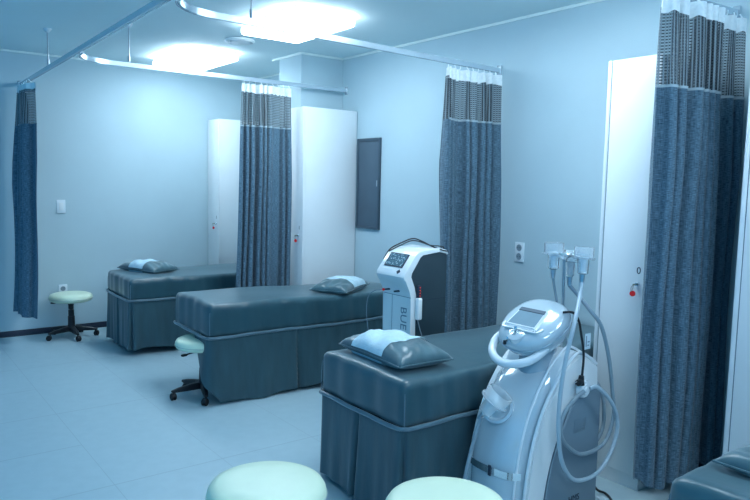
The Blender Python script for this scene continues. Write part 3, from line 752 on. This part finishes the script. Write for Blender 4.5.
for k, (dx, dz, r) in enumerate([(-.012, .012, .008), (-.040, .030, .006)]):
    pts = [(p[0] + dx * (1 - i / 8), 1.786 + .006 * k * i / 2 + (.035 * k if i < 7 else .02 * k), p[1] + dz * min(1, i / 3)) for i, p in enumerate(band_out[:8])]
    obj('ridge', tube(BM(), pts, r, n=8), 'pearl_light', T)
text_obj('lettering', 'HMS', .040, T, (-1.10, 1.7693, .122), (PI / 2, 0, 0), 'ink', .0006)
lb = obj('rating_label', box(BM(), (-1.125, 1.7685, .425), (-1.045, 1.7698, .485), .0005), 'sidegrey', T)
bmx = BM()
for k in range(4): box(bmx, (-1.119, 1.7678, .434 + k * .012), (-1.119 + (.066 if k != 2 else .04), 1.7684, .437 + k * .012))
box(bmx, (-1.125, 1.7678, .425), (-1.1235, 1.7684, .485)); box(bmx, (-1.125, 1.7678, .4835), (-1.045, 1.7684, .485)); obj('printed_lines', bmx, 'inkgrey', lb, smooth=False)
obj('panel_line', tube(BM(), [(-1.30, 1.7745, .04), (-1.29, 1.7745, .17), (-1.26, 1.7745, .31), (-1.205, 1.7745, .44), (-1.14, 1.7745, .555), (-1.08, 1.7745, .612), (-.95, 1.7745, .615)], .003, n=6), 'pearl_dark', T)
bmx = BM(); lathe(bmx, [(0, .030), (.010, .031), (.014, .024), (.022, .026), (.026, .019), (.036, .020), (.041, .012), (.041, 0), (0, 0)], (-1.085, 1.7698, .622), 32, axis=(0, -1, 0))
obj('hose_hub', bmx, 'pearl_light', T)
# chrome strip round the lower front
bmx = BM(); P = []
for k in range(17):
    a = PI * (.50 + .78 * k / 16) ; c, s = math.cos(a), math.sin(a)
    P.append(Vector((-1.245 - .2235 * abs(c) ** .62, YC + .171 * math.copysign(abs(s) ** .62, s), .285)))
rings = []
for i, p in enumerate(P):
    d_ = (p - Vector((-1.2, YC, p.z))).normalized()
    rings.append([p + d_ * a + Vector((0, 0, b)) for a, b in ((.000, -.016), (.0055, -.016), (.0055, .016), (0, .016))])
loft(bmx, rings); cs = obj('chrome_strip', bmx, 'chrome', T)
bmx = BM(); box(bmx, (-1.4785, 1.925, .262), (-1.4725, 1.940, .308), .001); obj('strip_mark', bmx, 'ink', cs)
# front holder dish
bmx = BM(); lathe(bmx, [(.070, .0), (.074, .020), (.062, .022), (.050, .008), (0, .004)], (-1.395, 1.965, .540), 36, axis=(-.9, -.25, .42)); obj('front_dish', bmx, 'pearl', T)
# neck and head
bmx = BM(); lathe(bmx, [(.094, .0), (.090, .02), (.082, .05), (.084, .10), (0, .10)], (-1.17, YC - .01, .685), 36, axis=(-.10, 0, 1)); obj('neck', bmx, 'pearl_dark', T)
hc = Vector((-1.215, YC - .01, .887)); R_ = Vector((0, -1, 0)); U_ = Vector((.819, 0, .574)).normalized(); N_ = Vector((-.574, 0, .819)).normalized()
def hp(a, b, c): return hc + R_ * a + U_ * b + N_ * c
def se(t, e): c = math.cos(t); return math.copysign(abs(c) ** e, c)
bmx = BM(); rings = []
nl = 18
for i in range(nl + 1):
    ph_ = -PI / 2 + PI * i / nl; cz = math.sin(ph_); cr = max(.001, math.cos(ph_) ** .62)
    ring = []
    for k in range(48):
        a = 2 * PI * k / 48; ca, sa = math.cos(a), math.sin(a)
        ca = math.copysign(abs(ca) ** .85, ca); sa = math.copysign(abs(sa) ** .85, sa)
        b = sa * .155 * cr * (1 + .0 * sa)
        w = .158 * (1 - .10 * max(0, -sa))
        hN = (.052 if cz > 0 else .105)
        ring.append(hp(ca * w * cr, b, cz * hN - (.0)))
    rings.append(ring)
loft(bmx, rings); obj('screen_head', bmx, 'pearl', T, angle=80)
seam = [hp(.1605 * math.copysign(abs(math.cos(a)) ** .85, math.cos(a)) * (1 - .10 * max(0, -math.copysign(abs(math.sin(a)) ** .85, math.sin(a)))), .1565 * math.copysign(abs(math.sin(a)) ** .85, math.sin(a)), -.012) for a in [2 * PI * k / 64 for k in range(64)]]
obj('head_seam', tube(BM(), seam, .0035, n=6, k=1, closed=True), 'pearl_dark', T)
obj('chin_ridge', tube(BM(), [hp(-.105, -.050, .040), hp(-.09, -.082, .047), hp(0, -.086, .052), hp(.09, -.082, .047), hp(.105, -.050, .040)], .005, n=8), 'white', T)
bmx = BM(); bz = [hp(a, b, .040) for a, b in ((-.090, -.078), (.090, -.078), (.080, .050), (-.080, .050))]; bt = [hp(a, b, .0565) for a, b in ((-.086, -.074), (.086, -.074), (.076, .046), (-.076, .046))]
loft(bmx, [bz, bt]); bmesh.ops.bevel(bmx, geom=list(bmx.edges), offset=.006, segments=3, affect='EDGES'); bezel = obj('screen_bezel', bmx, 'pearl_light', T, angle=30)
bmx = BM(); loft(bmx, [[hp(a, b, .0560) for a, b in ((-.074, -.062), (.074, -.062), (.066, .030), (-.066, .030))], [hp(a, b, .0572) for a, b in ((-.074, -.062), (.074, -.062), (.066, .030), (-.066, .030))]]); obj('screen', bmx, 'screen_plain', bezel, smooth=False)
bmx = BM(); loft(bmx, [[hp(a, b, .0565) for a, b in ((-.070, .020), (.070, .020), (.068, .040), (-.068, .040))], [hp(a, b, .0600) for a, b in ((-.070, .022), (.070, .022), (.068, .040), (-.068, .040))]]); obj('screen_hood', bmx, 'panelgrey', bezel, smooth=False)
# white tubes standing in for the reflected highlight on the head's shoulder
for dd in (0, .02, .04):
    obj('side_highlight', tube(BM(), [hp(.132 + .003, -.05 + dd, .026 - dd * .1), hp(.140, -.02 + dd, .022 - dd * .1), hp(.138, .02 + dd * .6, .022)], .0035, n=6), 'white', T)
# push bar ring in front of head
hb_ = [hp(-.125, -.045, -.02), hp(-.148, -.105, -.025), hp(-.130, -.165, -.030), hp(-.080, -.205, -.036), hp(-.01, -.215, -.040), hp(.055, -.19, -.040), hp(.095, -.145, -.040), hp(.110, -.08, -.04)]
obj('push_bar', tube(BM(), hb_, .019, n=14, k=8), 'pearl_light', T)
bmx = BM(); c0 = hp(.005, -.108, .040); lathe(bmx, [(.040, -.022), (.040, .004), (.032, .008), (0, .009)], c0, 28, axis=N_); kp = obj('key_plate', bmx, 'pearl', T)
c1 = c0 + N_ * .009; bmx = BM(); lathe(bmx, [(.012, 0), (.012, .006), (0, .007)], c1, 14, axis=N_); obj('key_switch', bmx, 'chrome', kp)
kk = tag(obj('key_bunch', (lambda b: (box(b, tuple(c1 + N_ * .008 + Vector((-.002, -.006, -.002))), tuple(c1 + N_ * .008 + Vector((.003, .007, .024))), .001), tube(b, [c1 + N_ * .024 + Vector((0, .0, .0)), c1 + N_ * .03 + U_ * -.02 + R_ * -.006, c1 + N_ * .022 + U_ * -.036, c1 + N_ * .02 + U_ * -.02 + R_ * .010, c1 + N_ * .024], .0022, n=6, k=5),
      box(b, tuple(c1 + U_ * -.055 + N_ * .018 + Vector((-.006, -.006, -.014))), tuple(c1 + U_ * -.055 + N_ * .018 + Vector((.002, .003, .010))), .003), b)[-1])(BM()), 'chrome', None, world=False), 'small key on a ring hanging from the laser machine below its screen', 'key')
obj('key_fob', box(BM(), tuple(c1 + U_ * -.07 + N_ * .016 + Vector((-.006, -.002, -.016))), tuple(c1 + U_ * -.07 + N_ * .016 + Vector((.006, .010, .003))), .003), 'black', kk, world=False)
# accessory pole with ring holder
bmx = BM(); tube(bmx, [(-1.075, 1.90, .66), (-1.078, 1.895, .9), (-1.098, 1.885, 1.18)], .0065, n=12, k=3); pole = obj('accessory_pole', bmx, 'steel', T)
bmx = BM(); lathe(bmx, [(0, -.022), (.020, -.022), (.034, -.008), (.038, .0), (.034, .006), (0, .008)], (-1.098, 1.885, 1.205), 28); tube(bmx, [(-1.098, 1.885, 1.203), (-1.06, 1.84, 1.203), (-1.04, 1.80, 1.203)], .007, n=8)
tube(bmx, [(-1.098, 1.885, 1.203), (-1.11, 1.90, 1.203)], .007, n=8)
obj('ring_holder', bmx, 'chrome', pole)
for kx in (-1.36, -1.02):
    for ky in (1.86, 2.05):
        bmx = BM(); lathe(bmx, [(0, -.012), (.024, -.012), (.027, 0), (.024, .012), (0, .012)], (kx, ky, .0275), 18, axis=(0, 1, 0)); cyl(bmx, (kx, ky, .03), (kx, ky, .045), .008, n=10)
        obj('caster', bmx, 'black', T)

# handpieces: clear cups on hoses
M['frosted'] = mat('frosted_white_acrylic', (.92, .97, 1.0), .2, trans=.72, var=.02, ior=1.25)
def handpiece(label, c, ax, hose, hm, r=.046, r_hose=.009, taper=.6, cup='clear'):
    T2 = thing('handpiece', label, 'handpiece', c, group='clear suction handpieces')
    bm = BM(); lathe(bm, [(r, .0), (r * 1.14, .002), (r * 1.14, .008), (r, .010), (r, .050), (r * .96, .054), (r * .90, .052), (r * .90, .006), (r * .55, .004), (r * taper, -.006), (r * taper * .92, -.060), (r * .3, -.066), (0, -.066)], c, 32, axis=ax)
    obj('clear_cup', bm, cup, T2)
    bm = BM(); a = Vector(ax).normalized(); lathe(bm, [(0, .012), (r * .5, .012), (r * .5, -.002), (r * .34, -.02), (r * .34, -.056), (0, -.056)], c, 20, axis=ax); obj('inner_core', bm, 'label', T2)
    c_ = Vector(c); bm = BM(); cyl(bm, c_ - a * .066, c_ - a * .105, .012, .009, n=14); obj('collar', bm, 'steel', T2)
    obj('hose', tube(BM(), hose, r_hose, n=12, k=8), hm, T2)
    return T2
handpiece('clear cup handpiece on a thin hose, left of the accessory pole top', (-1.120, 1.925, 1.198), (0, 0, 1),
          [(-1.120, 1.925, 1.10), (-1.115, 1.92, 1.06), (-1.10, 1.90, .95), (-1.06, 1.875, .80), (-1.03, 1.865, .70)], 'hose', r=.044, r_hose=.006)
handpiece('clear cup handpiece on the thick looping hose, right of the accessory pole top', (-1.075, 1.80, 1.187), (.12, .05, 1),
          [(-1.087, 1.795, 1.085), (-1.145, 1.76, 1.03), (-1.25, 1.705, .93), (-1.300, 1.70, .795), (-1.325, 1.70, .64), (-1.325, 1.70, .505), (-1.288, 1.705, .365), (-1.216, 1.71, .272), (-1.137, 1.71, .238), (-1.038, 1.70, .25), (-.950, 1.70, .315), (-.906, 1.70, .402), (-.912, 1.70, .483), (-.966, 1.705, .567), (-1.04, 1.722, .632), (-1.075, 1.732, .628)], 'hose_white', r=.043)
handpiece('clear cup handpiece leaning back behind the pole, its hose looping down the machine side', (-1.050, 1.885, 1.165), (.10, .05, 1),
          [(-1.058, 1.88, 1.062), (-1.045, 1.84, 1.02), (-1.035, 1.78, .96), (-.990, 1.75, .888), (-.92, 1.75, .733), (-.885, 1.745, .57), (-.875, 1.74, .465), (-.92, 1.742, .36), (-1.01, 1.745, .328), (-1.113, 1.748, .338), (-1.215, 1.748, .41), (-1.244, 1.75, .476), (-1.222, 1.748, .546), (-1.15, 1.745, .600), (-1.105, 1.742, .618)], 'hose', r=.032)
handpiece('clear handpiece resting in the dish on the front of the laser machine', (-1.462, 1.935, .585), (.30, -.45, .75),
          [(-1.505, 1.965, .512), (-1.52, 1.968, .47), (-1.545, 1.975, .38), (-1.57, 1.98, .27), (-1.585, 1.99, .15), (-1.57, 2.0, .03), (-1.50, 2.02, .012)], 'hose', r=.057, r_hose=.0085, cup='frosted')
cable('grey hose running down behind the laser machine to the floor', [(-.94, 1.86, .60), (-.88, 1.84, .60), (-.845, 1.82, .52), (-.83, 1.82, .40), (-.86, 1.83, .32), (-.935, 1.85, .30)], .009, 'hose', name='hose', cat='hose')
cable('pale cable trailing from the back of the laser machine onto the floor', [(-.935, 1.83, .22), (-.89, 1.83, .18), (-.86, 1.84, .10), (-.84, 1.86, .03), (-.80, 1.84, .010), (-.90, 1.70, .008)], .006, 'hose_white')
cable('black power cord hanging behind the laser machine down to the floor', [(-.935, 1.90, .42), (-.89, 1.88, .38), (-.87, 1.86, .25), (-.82, 1.87, .10), (-.76, 1.88, .03), (-.72, 1.86, .008), (-.76, 1.80, .008), (-.84, 1.74, .008)], .006, 'black')
# black cord with plug hanging from the head
o = cable('black power cord with plug hanging on the side of the laser machine', [(-1.175, 1.82, .960), (-1.150, 1.785, .962), (-1.122, 1.775, .925), (-1.105, 1.77, .86), (-1.103, 1.755, .78), (-1.115, 1.748, .70), (-1.12, 1.748, .675)], .0055, 'black', name='power_cord')
bmx = BM(); cyl(bmx, (-1.12, 1.748, .690), (-1.122, 1.748, .648), .011, .016, n=16); cyl(bmx, (-1.122, 1.748, .664), (-1.150, 1.743, .662), .015, .014, n=16); obj('plug', bmx, 'black', o, world=False)
bmx = BM()
for d in (-.006, .006): cyl(bmx, (-1.150, 1.743, .663 + d), (-1.172, 1.741, .663 + d), .0028, n=8)
obj('plug_pin', bmx, 'chrome', o, world=False)
bmx = BM(); box(bmx, (-1.102, 1.7515, .80), (-1.062, 1.7535, .87), .0006); lt = obj('cord_tag', bmx, 'label', o, world=False)
bmx = BM(); box(bmx, (-1.097, 1.7508, .812), (-1.091, 1.7514, .86)); box(bmx, (-1.085, 1.7508, .83), (-1.070, 1.7514, .835)); box(bmx, (-1.085, 1.7508, .815), (-1.074, 1.7514, .82)); obj('printed_mark', bmx, 'inkgrey', lt, smooth=False, world=False)

# ------------------------------------------------------------------ lights and world
def area(name, loc, rot, size, power, col):
    l = bpy.data.lights.new(name, 'AREA'); l.energy = power; l.color = col; l.shape = 'RECTANGLE'; l.size, l.size_y = size
    o = bpy.data.objects.new(name, l); COL.objects.link(o); o.location = loc; o.rotation_euler = rot; return o
LC = (.70, .86, 1.0)
for i, (yc, pw) in enumerate([(6.08, 2), (4.30, 5), (2.35, 3), (.5, 1)]):
    area('lamp_light', (-1.08, yc, H - .085), (0, 0, 0), (.46, .78), pw, LC)
o = area('lamp_light', (-3.05, -.78, H - .085), (0, 0, 0), (.66, .8), 14, LC)  # fill light of the added fixture behind the camera
w = bpy.data.worlds.new('world'); sc.world = w; w.use_nodes = True
bg = w.node_tree.nodes['Background']; bg.inputs['Color'].default_value = (.06, .35, .70, 1); bg.inputs['Strength'].default_value = 1.0
sc.view_settings.view_transform = 'Standard'; sc.view_settings.look = 'None'; sc.view_settings.exposure = .30; sc.view_settings.gamma = 1

# ------------------------------------------------------------------ camera
cam = bpy.data.cameras.new('camera'); co = bpy.data.objects.new('camera', cam); COL.objects.link(co); sc.camera = co
f_px, yaw, pit, rol = 681.62, math.radians(37.2163), math.radians(5.6285), math.radians(1.2186)
cam.sensor_width = 36; cam.sensor_fit = 'HORIZONTAL'; cam.lens = f_px / 750 * 36; cam.clip_start = .02
fw = Vector((math.sin(yaw) * math.cos(pit), math.cos(yaw) * math.cos(pit), -math.sin(pit)))
r0 = Vector((math.cos(yaw), -math.sin(yaw), 0)); u0 = r0.cross(fw)
rr = r0 * math.cos(rol) + u0 * math.sin(rol); uu = -r0 * math.sin(rol) + u0 * math.cos(rol)
mw = Matrix(((rr.x, uu.x, -fw.x, -3.5834), (rr.y, uu.y, -fw.y, 0), (rr.z, uu.z, -fw.z, 1.5), (0, 0, 0, 1)))
co.matrix_world = mw
